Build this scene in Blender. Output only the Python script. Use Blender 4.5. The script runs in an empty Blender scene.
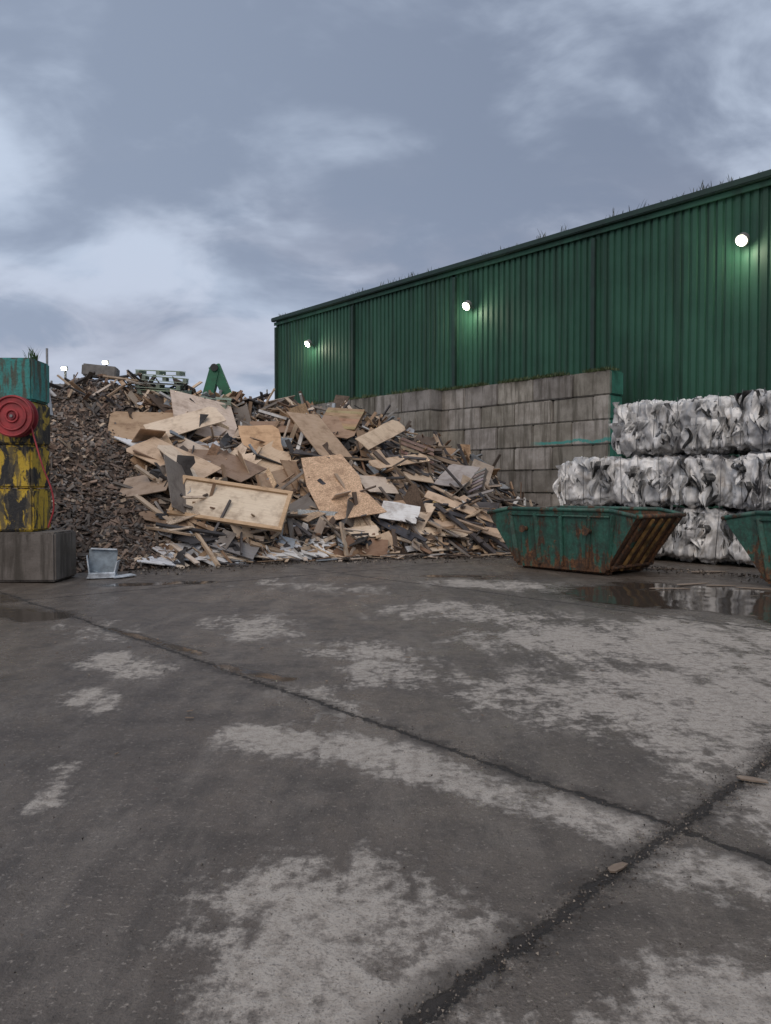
import bpy, bmesh, math, random
from mathutils import Vector, Matrix, noise, Euler
random.seed(7)
R=random.random
def U(a,b): return a+(b-a)*random.random()
scene=bpy.context.scene
scene.view_settings.view_transform='Standard'
try: scene.view_settings.look='None'
except Exception: pass
scene.view_settings.exposure=0

# ---------------------------------------------------------------- nodes
class N:
    def __init__(s,tree):
        s.t=tree; s.n=tree.nodes; s.l=tree.links
    def new(s,typ,**kw):
        n=s.n.new(typ)
        for k,v in kw.items(): setattr(n,k,v)
        return n
    def put(s,sock,v):
        if v is None: return
        if hasattr(v,'is_output'): s.l.new(v,sock)
        elif isinstance(v,(tuple,list)):
            if sock.type=='RGBA' and len(v)==3: v=(*v,1)
            sock.default_value=v
        else: sock.default_value=v
    def m(s,op,a,b=None,c=None,clamp=False):
        n=s.new('ShaderNodeMath',operation=op,use_clamp=clamp)
        s.put(n.inputs[0],a); s.put(n.inputs[1],b); s.put(n.inputs[2],c)
        return n.outputs[0]
    def ss(s,x,a,b,lo=0.0,hi=1.0):
        n=s.new('ShaderNodeMapRange',interpolation_type='SMOOTHSTEP')
        s.put(n.inputs[0],x); s.put(n.inputs[1],a); s.put(n.inputs[2],b); s.put(n.inputs[3],lo); s.put(n.inputs[4],hi)
        return n.outputs[0]
    def mix(s,f,a,b,bt='MIX'):
        n=s.new('ShaderNodeMix',data_type='RGBA',blend_type=bt)
        s.put(n.inputs[0],f); s.put(n.inputs[6],a); s.put(n.inputs[7],b)
        return n.outputs[2]
    def noise(s,vec,scale,detail=4,rough=.55,dist=0):
        n=s.new('ShaderNodeTexNoise')
        s.put(n.inputs['Vector'],vec); n.inputs['Scale'].default_value=scale
        n.inputs['Detail'].default_value=detail; n.inputs['Roughness'].default_value=rough
        n.inputs['Distortion'].default_value=dist
        return n.outputs[0]
    def voro(s,vec,scale,feature='F1',out='Distance'):
        n=s.new('ShaderNodeTexVoronoi',feature=feature)
        s.put(n.inputs['Vector'],vec); n.inputs['Scale'].default_value=scale
        return n.outputs[out]
    def mapv(s,vec,scale=(1,1,1),rot=(0,0,0),loc=(0,0,0)):
        n=s.new('ShaderNodeMapping'); s.put(n.inputs[0],vec)
        n.inputs['Scale'].default_value=scale; n.inputs['Rotation'].default_value=rot; n.inputs['Location'].default_value=loc
        return n.outputs[0]
    def pos(s): return s.new('ShaderNodeNewGeometry').outputs['Position']
    def obj(s): return s.new('ShaderNodeTexCoord').outputs['Object']
    def attr(s,name,out='Color'): return s.new('ShaderNodeAttribute',attribute_name=name).outputs[out]
    def sep(s,v):
        n=s.new('ShaderNodeSeparateXYZ'); s.put(n.inputs[0],v); return n.outputs
    def comb(s,x,y,z):
        n=s.new('ShaderNodeCombineXYZ'); s.put(n.inputs[0],x); s.put(n.inputs[1],y); s.put(n.inputs[2],z); return n.outputs[0]
    def bump(s,h,strength=.5,dist=.02):
        n=s.new('ShaderNodeBump'); n.inputs['Strength'].default_value=strength; n.inputs['Distance'].default_value=dist
        s.put(n.inputs['Height'],h); return n.outputs[0]
def mat(name,fn):
    m=bpy.data.materials.new(name); m.use_nodes=True
    b=m.node_tree.nodes['Principled BSDF']
    k=N(m.node_tree); fn(k,b); return m
def simple(name,col,rough=.6,var=.25,scale=6,metal=0,bump=.2):
    def fn(k,b):
        p=k.obj(); n=k.noise(p,scale,6,.65)
        f=k.ss(n,.3,.7)
        k.put(b.inputs['Base Color'],k.mix(f,tuple(c*(1-var) for c in col),tuple(c*(1+var) for c in col)))
        k.put(b.inputs['Roughness'],k.ss(n,.3,.7,rough*.85,min(1,rough*1.1)))
        b.inputs['Metallic'].default_value=metal
        k.put(b.inputs['Normal'],k.bump(k.noise(p,scale*8,3),bump,.01))
    return mat(name,fn)

# ---------------------------------------------------------------- mesh batch
class Batch:
    def __init__(s): s.v=[];s.f=[];s.c=[];s.uv=[];s.mi=[]
    def prism(s,poly,th,M,col,mi=0,kind=0.0,bend=0.0):
        n=len(poly); b=len(s.v); ox,oy=U(0,90),U(0,90)
        L=[(x,y,-th/2+bend*x*x) for x,y in poly]+[(x,y,th/2+bend*x*x) for x,y in poly]
        for p in L: s.v.append(tuple(M@Vector(p)))
        def face(idx,uvs,dk=1):
            s.f.append([b+i for i in idx]); s.mi.append(mi)
            for q in uvs:
                s.uv.append(q); s.c.append((col[0]*dk,col[1]*dk,col[2]*dk,kind))
        face(list(range(n))[::-1],[(ox+poly[i][0],oy+poly[i][1]) for i in range(n)][::-1])
        face([n+i for i in range(n)],[(ox+poly[i][0],oy+poly[i][1]) for i in range(n)])
        for i in range(n):
            j=(i+1)%n
            d=math.dist(poly[i],poly[j])
            face([i,j,n+j,n+i],[(ox,oy),(ox+d,oy),(ox+d,oy+th),(ox,oy+th)],.8)
    def box(s,sx,sy,sz,M,col,mi=0,kind=0.0):
        s.prism([(-sx/2,-sy/2),(sx/2,-sy/2),(sx/2,sy/2),(-sx/2,sy/2)],sz,M,col,mi,kind)
    def quad(s,pts,col,mi=0,kind=0.0):
        b=len(s.v); s.v+= [tuple(p) for p in pts]; s.f.append([b+i for i in range(len(pts))]); s.mi.append(mi)
        for i,p in enumerate(pts): s.uv.append((p[0],p[1])); s.c.append((*col,kind))
    def obj(s,name,mats,parent=None,smooth=False):
        me=bpy.data.meshes.new(name); me.from_pydata(s.v,[],s.f)
        a=me.color_attributes.new('col','FLOAT_COLOR','CORNER')
        a.data.foreach_set('color',[x for c in s.c for x in c])
        u=me.uv_layers.new(name='UVMap'); u.data.foreach_set('uv',[x for c in s.uv for x in c])
        for m in mats: me.materials.append(m)
        me.polygons.foreach_set('material_index',s.mi)
        if smooth: me.polygons.foreach_set('use_smooth',[True]*len(s.f))
        me.update()
        o=bpy.data.objects.new(name,me); scene.collection.objects.link(o)
        if parent: o.parent=parent
        return o
def empty(name,loc=(0,0,0)):
    o=bpy.data.objects.new(name,None); scene.collection.objects.link(o); o.location=loc; return o
def bmobj(name,bm,mats,parent=None,smooth=False):
    me=bpy.data.meshes.new(name); bm.to_mesh(me); bm.free()
    for m in mats: me.materials.append(m)
    if smooth:
        for p in me.polygons: p.use_smooth=(len(p.vertices)==4)
    o=bpy.data.objects.new(name,me); scene.collection.objects.link(o)
    if parent: o.parent=parent
    return o
def boxobj(name,size,loc,m,parent=None,rot=(0,0,0),bevel=.01,M=None):
    bm=bmesh.new(); bmesh.ops.create_cube(bm,size=1)
    bmesh.ops.scale(bm,vec=size,verts=bm.verts)
    if bevel: bmesh.ops.bevel(bm,geom=bm.edges[:],offset=bevel,segments=2,affect='EDGES')
    T=Matrix.Translation(loc)@Euler(rot).to_matrix().to_4x4()
    if M: T=M@T
    bmesh.ops.transform(bm,matrix=T,verts=bm.verts)
    return bmobj(name,bm,[m],parent)
def rod(name,p0,p1,r,m,parent=None,seg=10):
    p0=Vector(p0);p1=Vector(p1);d=p1-p0
    bm=bmesh.new(); bmesh.ops.create_cone(bm,cap_ends=True,segments=seg,radius1=r,radius2=r,depth=d.length)
    T=Matrix.Translation((p0+p1)/2)@d.to_track_quat('Z','Y').to_matrix().to_4x4()
    bmesh.ops.transform(bm,matrix=T,verts=bm.verts)
    o=bmobj(name,bm,[m],parent,True)
    if seg>=20: o.data.set_sharp_from_angle(angle=math.radians(40))
    return o

D1=Vector((.662,-.7496,0)).normalized()   # site grid: along the shed, receding left
D2=Vector((.7496,.662,0)).normalized()    # square to it, away to the right
def frame(origin):   # local x along D1, local y along D2
    M=Matrix(((D1.x,D2.x,0,origin[0]),(D1.y,D2.y,0,origin[1]),(0,0,1,origin[2] if len(origin)>2 else 0),(0,0,0,1)))
    return M

# ---------------------------------------------------------------- world
w=bpy.data.worlds.new('World'); scene.world=w; w.use_nodes=True
k=N(w.node_tree); bg=w.node_tree.nodes['Background']
sky=k.new('ShaderNodeTexSky',sky_type='NISHITA'); sky.sun_disc=False
sky.sun_elevation=math.radians(28); sky.sun_rotation=math.radians(200)
g=k.new('ShaderNodeTexCoord').outputs['Generated']
sx,sy,sz=k.sep(g)
zz=k.m('ADD',k.m('MAXIMUM',sz,0),.42)
cv=k.comb(k.m('DIVIDE',sx,zz),k.m('DIVIDE',sy,zz),k.m('MULTIPLY',sz,1.0))
cv=k.mapv(cv,(1.3,1.7,1.6),(0,0,-.35),(5.3,2.9,0))
n1=k.noise(cv,1.25,5,.5,.5); n2=k.noise(k.mapv(cv,(1,1,1),(0,0,.6),(7,2,3)),2.9,6,.55,.35)
nn=k.m('ADD',k.m('MULTIPLY',n1,.64),k.m('MULTIPLY',n2,.36))
f=k.ss(nn,.41,.585)
cl=k.mix(f,(.205,.245,.335),(.56,.64,.775))
low=k.ss(sz,.02,.42,1,0)
pk=k.mix(k.ss(n2,.42,.58),(.28,.31,.42),(.58,.54,.61))
cl=k.mix(k.m('MULTIPLY',low,.6),cl,pk)
cl=k.mix(k.ss(sx,-.6,.5,.28,0),cl,(.50,.60,.76))
cl=k.mix(k.m('MULTIPLY',k.ss(sz,.0,.18,.75,0),k.ss(sx,-.6,.3,1,.5)),cl,(.56,.65,.79))
sc=k.new('ShaderNodeVectorMath',operation='SCALE'); k.put(sc.inputs[0],cl); sc.inputs['Scale'].default_value=10.3
fin=k.mix(.94,sky.outputs[0],sc.outputs[0])
k.put(bg.inputs[0],fin); bg.inputs[1].default_value=.1
sd=bpy.data.lights.new('sun','SUN'); sd.energy=1.45; sd.angle=math.radians(60); sd.color=(1,.86,.72)
so=bpy.data.objects.new('sun',sd); scene.collection.objects.link(so)
el,az=math.radians(45),math.radians(200)
dirv=Vector((math.sin(az)*math.cos(el),math.cos(az)*math.cos(el),math.sin(el)))
so.rotation_euler=dirv.to_track_quat('Z','Y').to_euler(); so.location=(0,-10,30)

# ---------------------------------------------------------------- camera
cd=bpy.data.cameras.new('camera'); cam=bpy.data.objects.new('camera',cd); scene.collection.objects.link(cam)
cd.sensor_fit='VERTICAL'; cd.sensor_height=24; cd.lens=24*780/1024; cd.clip_end=3000; cd.clip_start=.05
cam.location=(0,0,1.6); cam.rotation_euler=(math.radians(90-1.615),0,0)
scene.camera=cam

# ---------------------------------------------------------------- ground
def axis(fine0,fine1,step,far0,far1,gr=1.13):
    a=[]; x=fine0
    while x<=fine1: a.append(x); x+=step
    s=step; x=a[-1]
    while x<far1: s*=gr; x+=s; a.append(x)
    s=step; x=a[0]; pre=[]
    while x>far0: s*=gr; x-=s; pre.append(x)
    return pre[::-1]+a
XS=axis(-3.5,5.5,.08,-900,900); YS=axis(1.2,12,.08,-300,1500)
def seg(px,py,ax,ay,bx,by):
    dx,dy=bx-ax,by-ay; L=dx*dx+dy*dy
    t=0 if L==0 else max(0,min(1,((px-ax)*dx+(py-ay)*dy)/L))
    return math.hypot(px-ax-t*dx,py-ay-t*dy)
DRY=[(-.25,2.95,-.1,2.35,.33,.95),(-.15,2.9,.12,2.7,.28,.85),(-.35,3.2,-.3,3.0,.1,.7),
 (-.9,5.1,.2,4.55,.20,.95),(.2,4.5,1.15,3.65,.15,.85),
 (1.2,6.1,2.4,5.1,.50,.8),(1.9,8.3,4.2,6.6,.75,.85),(2.3,6.4,3.4,5.0,.6,.9),(1.6,5.2,2.4,4.4,.22,.8),(3.2,8.8,5.4,7,.8,.8),(1.6,9.6,2.4,8.6,.45,.75),
 (1.25,3.3,1.5,3.2,.16,.8),(1.0,2.45,1.5,2.4,.2,.8),(.2,2.2,.7,2.25,.15,.8),
 (-.3,7.8,.2,6.6,.35,.75),(-1.7,9.6,-1.4,8.8,.4,.7),(-2.7,7.4,-2.2,6.9,.22,.8),(-2.4,6.1,-2.1,5.8,.16,.7),(-1.85,4.5,-1.75,3.9,.06,.7),
 (.6,10.5,1.8,9.6,.6,.65),(1.2,13.6,2.6,12.8,.5,.75),(3.2,12.8,4.2,12.6,.22,1.0),(-2,13.5,-.5,12.5,.5,.5),(-3.5,9.2,-3.0,8.6,.3,.6),
 (2.2,4.0,3.2,3.2,.45,.8),(-.7,6.2,-.3,5.6,.2,.65)]
PUD=[(3.9,11.9,6.2,10.2,.85,1.0),(6.2,10.4,8.5,8.7,.95,1),(5.2,9.6,7.5,8.2,.45,.85),(-6.2,10.9,-4.4,9.9,.28,.76),(-4.6,13.2,-3.2,13.5,.2,.7),(-1.5,7.1,-.85,6.6,.07,.85),(-3.2,9.0,-1.8,7.6,.06,.72),
 (4.3,13.2,5.6,12.2,.4,.8),(.9,14.6,2.2,14.4,.2,.7),(-8,12,-6,11.5,.4,.75)]
def fld(L,x,y):
    m=0
    for ax,ay,bx,by,r,s in L:
        d=seg(x,y,ax,ay,bx,by)
        if d<r*2.2: m=max(m,s*max(0,1-(d/(r*2.2))**1.5))
    return m
vs=[];dr=[];pu=[]
for y in YS:
    for x in XS:
        near=abs(x)<30 and -5<y<40
        z=0
        if near: z=.018*noise.noise(Vector((x*.45,y*.45,0)))+.004*noise.noise(Vector((x*2.2,y*2.2,3)))
        vs.append((x,y,z-.01))
        dr.append(fld(DRY,x,y) if near else 0); pu.append(fld(PUD,x,y) if near else 0)
nx=len(XS)
fs=[(j*nx+i,j*nx+i+1,(j+1)*nx+i+1,(j+1)*nx+i) for j in range(len(YS)-1) for i in range(nx-1)]
me=bpy.data.meshes.new('ground'); me.from_pydata(vs,[],fs)
a=me.attributes.new('dry','FLOAT','POINT'); a.data.foreach_set('value',dr)
a=me.attributes.new('pud','FLOAT','POINT'); a.data.foreach_set('value',pu)
me.polygons.foreach_set('use_smooth',[True]*len(fs))
def gfn(k,b):
    p=k.pos(); x,y,z=k.sep(p)
    a=k.m('ADD',k.m('MULTIPLY',x,.757),k.m('MULTIPLY',y,.654))
    c=k.m('SUBTRACT',k.m('MULTIPLY',x,.72),k.m('MULTIPLY',y,.69))
    c0=k.m('SUBTRACT',k.m('MULTIPLY',x,.654),k.m('MULTIPLY',y,.757))
    nb=k.noise(p,1.3,5,.6); nf=k.noise(p,14,6,.7); nl=k.noise(p,.33,3,.55); nm=k.noise(p,3.2,8,.68); ng=k.noise(p,90,3,.7)
    warp=k.m('ADD',k.m('MULTIPLY',k.m('SUBTRACT',nb,.5),.16),k.m('MULTIPLY',k.m('SUBTRACT',nf,.5),.15))
    def joint(v,c,w0,w1):
        return k.ss(k.m('ABSOLUTE',k.m('ADD',k.m('SUBTRACT',v,c),warp)),w0,w1,1,0)
    j1=joint(a,3.45,.006,.024); j1b=k.m('MULTIPLY',joint(a,3.45,.0,.17),k.ss(nm,.42,.56))
    j2=joint(c,-1.53,.010,.036); j2b=k.m('MULTIPLY',joint(c,-1.53,.02,.20),k.ss(nm,.40,.54))
    j3=joint(c0,-12.1,.012,.03); j4=k.m('MULTIPLY',joint(a,9.2,.012,.035),.8); j5=k.m('MULTIPLY',joint(c0,-7,.002,.014),k.ss(nb,.48,.62,0,.6))
    jm=k.m('MAXIMUM',k.m('MAXIMUM',j1,j2),k.m('MAXIMUM',j3,k.m('MAXIMUM',j4,j5)))
    soft=k.m('MAXIMUM',j1b,j2b)
    dry=k.attr('dry','Fac'); pud=k.attr('pud','Fac')
    st=k.noise(k.mapv(p,(1.0,.28,1),(0,0,-.5)),2.4,8,.7,.3)
    sk=k.noise(k.mapv(p,(1.0,.16,1),(0,0,.75)),5,6,.7,.2)
    fb=k.m('ADD',k.m('MULTIPLY',nm,.42),k.m('ADD',k.m('MULTIPLY',st,.36),k.m('MULTIPLY',sk,.22)))
    dv=k.m('ADD',dry,k.m('MULTIPLY',k.m('SUBTRACT',fb,.5),4.2))
    dv=k.m('ADD',dv,k.m('MULTIPLY',k.m('SUBTRACT',nf,.5),1.3))
    dm=k.m('MULTIPLY',k.ss(dv,.34,.84),k.ss(dry,.0,.28,.30,1))
    wet=k.mix(k.ss(nl,.35,.65),(.098,.079,.064),(.155,.129,.107))
    wet=k.mix(k.ss(nm,.42,.64,0,.7),wet,(.060,.048,.039))
    wet=k.mix(k.ss(st,.47,.66,0,.55),wet,(.210,.180,.152))
    wet=k.mix(k.ss(sk,.48,.68,0,.45),wet,(.056,.046,.039))
    dc=k.mix(k.ss(nf,.32,.68),(.33,.29,.25),(.52,.47,.415))
    dc=k.mix(k.ss(sk,.52,.7,0,.4),dc,(.24,.21,.18))
    col=k.mix(k.m('MULTIPLY',dm,.9),wet,dc)
    col=k.mix(k.ss(ng,.50,.70,0,.55),col,(.045,.038,.032))
    col=k.mix(k.ss(nf,.55,.72,0,.5),col,(.052,.043,.036))
    col=k.mix(k.ss(k.noise(p,48,2,.6),.60,.72,0,.5),col,(.40,.35,.30))
    col=k.mix(k.m('MULTIPLY',soft,.8),col,(.045,.036,.029))
    col=k.mix(k.m('MULTIPLY',jm,.9),col,(.024,.019,.016))
    pm=k.ss(k.m('ADD',pud,k.m('MULTIPLY',k.m('SUBTRACT',nb,.5),1.5)),.42,.56)
    damp=k.ss(k.m('ADD',pud,k.m('MULTIPLY',k.m('SUBTRACT',nb,.5),1.3)),.12,.45)
    col=k.mix(k.m('MULTIPLY',damp,.65),col,(.06,.05,.042))
    col=k.mix(pm,col,(.055,.046,.038))
    ro=k.mix(dm,k.ss(nm,.3,.7,.27,.60),(.9,.9,.9))
    ro=k.mix(k.m('MULTIPLY',k.m('SUBTRACT',1,dm),k.ss(nl,.46,.60,0,.55)),ro,(.16,.16,.16))
    ro=k.mix(k.m('MAXIMUM',jm,soft),ro,(.8,.8,.8))
    ro=k.mix(damp,ro,(.22,.22,.22)); ro=k.mix(pm,ro,(.04,.04,.04))
    k.put(b.inputs['Base Color'],col); k.put(b.inputs['Roughness'],ro)
    b.inputs['Specular IOR Level'].default_value=.5
    h=k.m('ADD',k.m('MULTIPLY',nm,.5),k.m('MULTIPLY',nf,.55)); h=k.m('ADD',h,k.m('MULTIPLY',ng,.26))
    h=k.m('SUBTRACT',h,k.m('MULTIPLY',jm,1.0)); h=k.m('SUBTRACT',h,k.m('MULTIPLY',soft,.35))
    h=k.m('MULTIPLY',h,k.m('SUBTRACT',1,k.m('MULTIPLY',pm,.985)))
    k.put(b.inputs['Normal'],k.bump(h,.9,.03))
me.materials.append(mat('wet_concrete',gfn))
go=bpy.data.objects.new('ground',me); scene.collection.objects.link(go)

# ---------------------------------------------------------------- materials
def board_fn(k,b):
    c=k.attr('col'); kind=k.attr('col','Alpha'); uv=k.new('ShaderNodeTexCoord').outputs['UV']
    g=k.noise(k.mapv(uv,(1.2,22,1)),2.0,5,.6,.4)
    v=k.voro(uv,42,'F1','Color')
    vx=k.sep(v)[0]
    col=k.mix(k.ss(g,.35,.7,0,.35),c,k.mix(1,c,(.55,.45,.38),'MULTIPLY'))
    osb=k.mix(vx,k.mix(1,c,(.62,.56,.48),'MULTIPLY'),k.mix(1,c,(1.25,1.2,1.1),'MULTIPLY'))
    col=k.mix(kind,col,osb)
    dn=k.noise(uv,2.3,6,.65)
    col=k.mix(k.ss(dn,.45,.72,0,.7),col,k.mix(1,c,(.34,.28,.25),'MULTIPLY'))
    k.put(b.inputs['Base Color'],col); k.put(b.inputs['Roughness'],k.ss(dn,.3,.7,.5,.85))
    k.put(b.inputs['Normal'],k.bump(g,.35,.01))
m_board=mat('waste_board',board_fn)
def base_fn(k,b):
    p=k.pos(); n=k.noise(p,7,6,.7); v=k.voro(p,11,'F1','Color')
    col=k.mix(k.sep(v)[0],(.03,.022,.018),(.15,.10,.07)); col=k.mix(k.ss(n,.4,.6,0,.7),col,(.025,.02,.017))
    k.put(b.inputs['Base Color'],col); b.inputs['Roughness'].default_value=.9
    k.put(b.inputs['Normal'],k.bump(n,1,.12))
m_base=mat('heap_core',base_fn)
def conc_fn(k,b):
    p=k.pos(); c=k.attr('col'); n=k.noise(p,1.6,7,.65); nf=k.noise(p,24,4,.7); x,y,z=k.sep(p)
    st=k.noise(k.mapv(p,(3.2,3.2,.30)),1.5,6,.65)
    col=k.mix(k.ss(n,.35,.64,0,.75),c,k.mix(1,c,(.48,.46,.43),'MULTIPLY'))
    col=k.mix(k.ss(st,.47,.64,0,.8),col,k.mix(1,c,(.30,.29,.26),'MULTIPLY'))
    col=k.mix(k.ss(nf,.5,.75,0,.45),col,k.mix(1,c,(.4,.39,.37),'MULTIPLY'))
    t=k.m('SUBTRACT',k.m('MULTIPLY',k.m('SUBTRACT',x,1.78),.684),k.m('MULTIPLY',k.m('SUBTRACT',y,29.05),.73))
    dz=k.m('ABSOLUTE',k.m('ADD',k.m('SUBTRACT',z,3.12),k.m('MULTIPLY',k.m('SUBTRACT',n,.5),.35)))
    tm=k.m('MULTIPLY',k.m('MULTIPLY',k.ss(dz,.02,.07,1,0),k.ss(t,4.3,5.0)),k.ss(nf,.3,.5,0,.9))
    tm=k.m('MULTIPLY',tm,k.ss(y,20,21))
    col=k.mix(tm,col,(.04,.30,.27))
    k.put(b.inputs['Base Color'],col); b.inputs['Roughness'].default_value=.88
    k.put(b.inputs['Normal'],k.bump(k.m('ADD',nf,n),.5,.02))
m_conc=mat('cast_concrete',conc_fn)
def blade_fn(k,b):
    k.put(b.inputs['Base Color'],k.attr('col')); b.inputs['Roughness'].default_value=.7
m_leaf=mat('weed',blade_fn)

# ---------------------------------------------------------------- block walls
def block_wall(name,origin,direction,back,count,courses,L=1.5,H=.75,Dp=.75,teal=False,half=True,colf=None,material=None):
    root=empty(name); bt=Batch()
    d=Vector(direction).normalized(); n=Vector(back).normalized()
    for c in range(courses):
        off=(L/2 if (c%2 and half) else 0)
        runs=[]; x=0; end=count*L
        if off: runs.append((0,off)); x=off
        while x<end-.01:
            e=min(x+L,end); runs.append((x,e)); x=e
        for (a0,a1) in runs:
            jx,jy=U(-.012,.012),U(-.03,.03)
            cx=(a0+a1)/2
            ctr=Vector(origin)+d*(cx+jx)+n*(Dp/2+jy)+Vector((0,0,c*H+H/2))
            T=Matrix(((d.x,n.x,0,ctr.x),(d.y,n.y,0,ctr.y),(0,0,1,ctr.z),(0,0,0,1)))
            sx,sy,sz=(a1-a0)-.018,Dp,H-.016
            b2=bmesh.new(); bmesh.ops.create_cube(b2,size=1); bmesh.ops.scale(b2,vec=(sx,sy,sz),verts=b2.verts)
            bmesh.ops.bevel(b2,geom=b2.edges[:],offset=.032,segments=2,affect='EDGES')
            bmesh.ops.rotate(b2,matrix=Euler((0,U(-.005,.005),U(-.01,.01))).to_matrix(),verts=b2.verts)
            g=U(.72,1.28); base=(.33*g,.306*g,.278*g*U(.94,1.04))
            if colf: base=colf(c,cx,g)
            vb=len(bt.v)
            for v in b2.verts: bt.v.append(tuple(T@v.co))
            for f in b2.faces:
                bt.f.append([vb+v.index for v in f.verts]); bt.mi.append(0)
                cc=base
                if teal and a1>end-.01 and f.normal.x>.5: cc=(.05,.22,.17)
                for v in f.verts: bt.c.append((*cc,0)); bt.uv.append((v.co.x,v.co.y))
            b2.free()
    bt.obj(name+'_blocks',[material or m_conc],root)
    return root
WD=Vector((.684,-.73,0)).normalized(); WB=Vector((.73,.684,0)).normalized()
rw=block_wall('concrete_block_wall',(1.78,29.05,0),WD,WB,4.9,7,teal=True)
lw=block_wall('concrete_block_wall',Vector((1.62,28.3,0))-WD*15,WD,WB,10,7)
def tuft(bt,p,h,n,col,spread=.08):
    for i in range(n):
        a=U(0,6.28); l=h*U(.5,1.1); wd=U(.006,.016)*max(1,h*3)
        bx=p+Vector((U(-spread,spread),U(-spread,spread),0))
        tip=bx+Vector((math.cos(a)*l*.5,math.sin(a)*l*.5,l)); mid=bx.lerp(tip,.55)+Vector((0,0,l*.12))
        s=Vector((-math.sin(a),math.cos(a),0))*wd
        g=U(.6,1.4); c=(col[0]*g,col[1]*g,col[2]*g)
        bt.quad([bx-s,bx+s,mid+s*.8,mid-s*.8],c); bt.quad([mid-s*.8,mid+s*.8,tip],c)
bt=Batch()
for i in range(420):
    t=U(0,7.3) if i<320 else U(-7,0)
    if noise.noise(Vector((t*.9,2,0)))<-.15: continue
    o=(Vector((1.78,29.05,0)) if t>0 else Vector((1.62,28.3,0)))+WD*t+WB*U(.0,.3)
    o.z=5.235; tuft(bt,o,U(.06,.19),14,(.05,.07,.022),.2)
bt.obj('weeds',[m_leaf],rw)

# ---------------------------------------------------------------- green shed
shed=empty('green_warehouse')
A=Vector((-5.68,40.8,0)); LEN=51.2; HT=10.42
FM=frame((A.x,A.y,0))
def green_fn(k,b):
    p=k.pos()
    st=k.noise(k.mapv(p,(1.5,1.5,.12)),1.3,5,.6); n=k.noise(p,.5,4,.6); f=k.noise(p,9,4,.7)
    col=k.mix(k.ss(n,.35,.65),(.022,.076,.050),(.031,.100,.066))
    col=k.mix(k.ss(st,.45,.64,0,.75),col,(.017,.043,.031)); col=k.mix(k.ss(f,.52,.78,0,.4),col,(.06,.09,.072))
    k.put(b.inputs['Base Color'],col); b.inputs['Roughness'].default_value=.55
    b.inputs['Specular IOR Level'].default_value=.3
m_green=mat('green_cladding',green_fn)
m_dgreen=simple('dark_green_trim',(.010,.032,.024),.6,.3,3)
m_roof=simple('roof_sheet',(.06,.08,.07),.7,.3,2)
bt=Batch(); pitch=.26; x=0; prof=[]
while x<LEN-.3:
    prof+= [(x,0),(x+.14,0),(x+.165,.06),(x+.235,.06)]; x+=pitch
prof.append((LEN,0))
P=[[FM@Vector((px,py,z)) for z in (-.1,HT)] for px,py in prof]
for i in range(len(P)-1):
    bt.quad([P[i][0],P[i+1][0],P[i+1][1],P[i][1]],(1,1,1))
bt.obj('front_cladding',[m_green],shed)
W=24
bt=Batch()
def V(x,y,z): return FM@Vector((x,y,z))
bt.quad([V(0,.02,-.1),V(0,W,-.1),V(0,W,HT),V(0,W/2,HT+1.6),V(0,.02,HT)],(1,1,1))
bt.quad([V(LEN,.02,-.1),V(LEN,W,-.1),V(LEN,W,HT),V(LEN,W/2,HT+1.6),V(LEN,.02,HT)],(1,1,1))
bt.quad([V(0,W,-.1),V(LEN,W,-.1),V(LEN,W,HT),V(0,W,HT)],(1,1,1))
bt.obj('end_walls',[m_green],shed)
bt=Batch()
bt.quad([V(-.1,-.05,HT-.05),V(LEN,-.05,HT-.05),V(LEN,W/2,HT+1.6),V(-.1,W/2,HT+1.6)],(1,1,1))
bt.quad([V(-.1,W+.05,HT-.05),V(LEN,W+.05,HT-.05),V(LEN,W/2,HT+1.6),V(-.1,W/2,HT+1.6)],(1,1,1))
bt.obj('roof',[m_roof],shed)
boxobj('gutter',(LEN+.2,.2,.2),(LEN/2,-.17,HT-.02),m_dgreen,shed,M=FM,bevel=.03)
boxobj('fascia',(LEN+.1,.05,.16),(LEN/2,-.085,HT-.22),m_green,shed,M=FM,bevel=.005)
for i in range(0,9):
    boxobj('bay_trim',(.15,.12,HT-.4),(max(.08,6.4*i),-.07,(HT-.4)/2),m_dgreen,shed,M=FM,bevel=.01)
m_metal=simple('grey_metal',(.2,.2,.2),.5,.2,8,.4)
em=bpy.data.materials.new('lamp_glass'); em.use_nodes=True
eb=em.node_tree.nodes['Principled BSDF']; eb.inputs['Base Color'].default_value=(1,1,.9,1)
eb.inputs['Emission Color'].default_value=(1,1,.80,1); eb.inputs['Emission Strength'].default_value=16
em.cycles.emission_sampling='NONE'
for t in (3.35,13.75,24.3,34.5,44.5):
    fl=empty('floodlight')
    T=FM@Matrix.Translation((t,-.42,8.67))@Euler((math.radians(35),0,0)).to_matrix().to_4x4()
    rod('housing',T@Vector((0,-.02,0)),T@Vector((0,.16,0)),.17,m_metal,fl,24)
    rod('lens',T@Vector((0,-.035,0)),T@Vector((0,-.022,0)),.145,em,fl,24)
    boxobj('bracket',(.06,.34,.05),(t,-.20,8.66),m_metal,fl,M=FM)
    ld=bpy.data.lights.new('lamp','POINT'); ld.energy=60; ld.color=(1,.98,.72); ld.shadow_soft_size=.12
    lo=bpy.data.objects.new('lamp',ld); scene.collection.objects.link(lo); lo.parent=fl; lo.location=T@Vector((0,-.22,0))
bt=Batch()
for i in range(110):
    t=U(0,27); p=V(t,U(-.2,0),HT+.06)
    if noise.noise(Vector((t*.35,0,0)))>-.1: tuft(bt,p,U(.06,.26) if R()<.85 else U(.25,.4),5,(.06,.065,.035),.12)
bt.obj('gutter_weeds',[m_leaf],shed)

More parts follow.
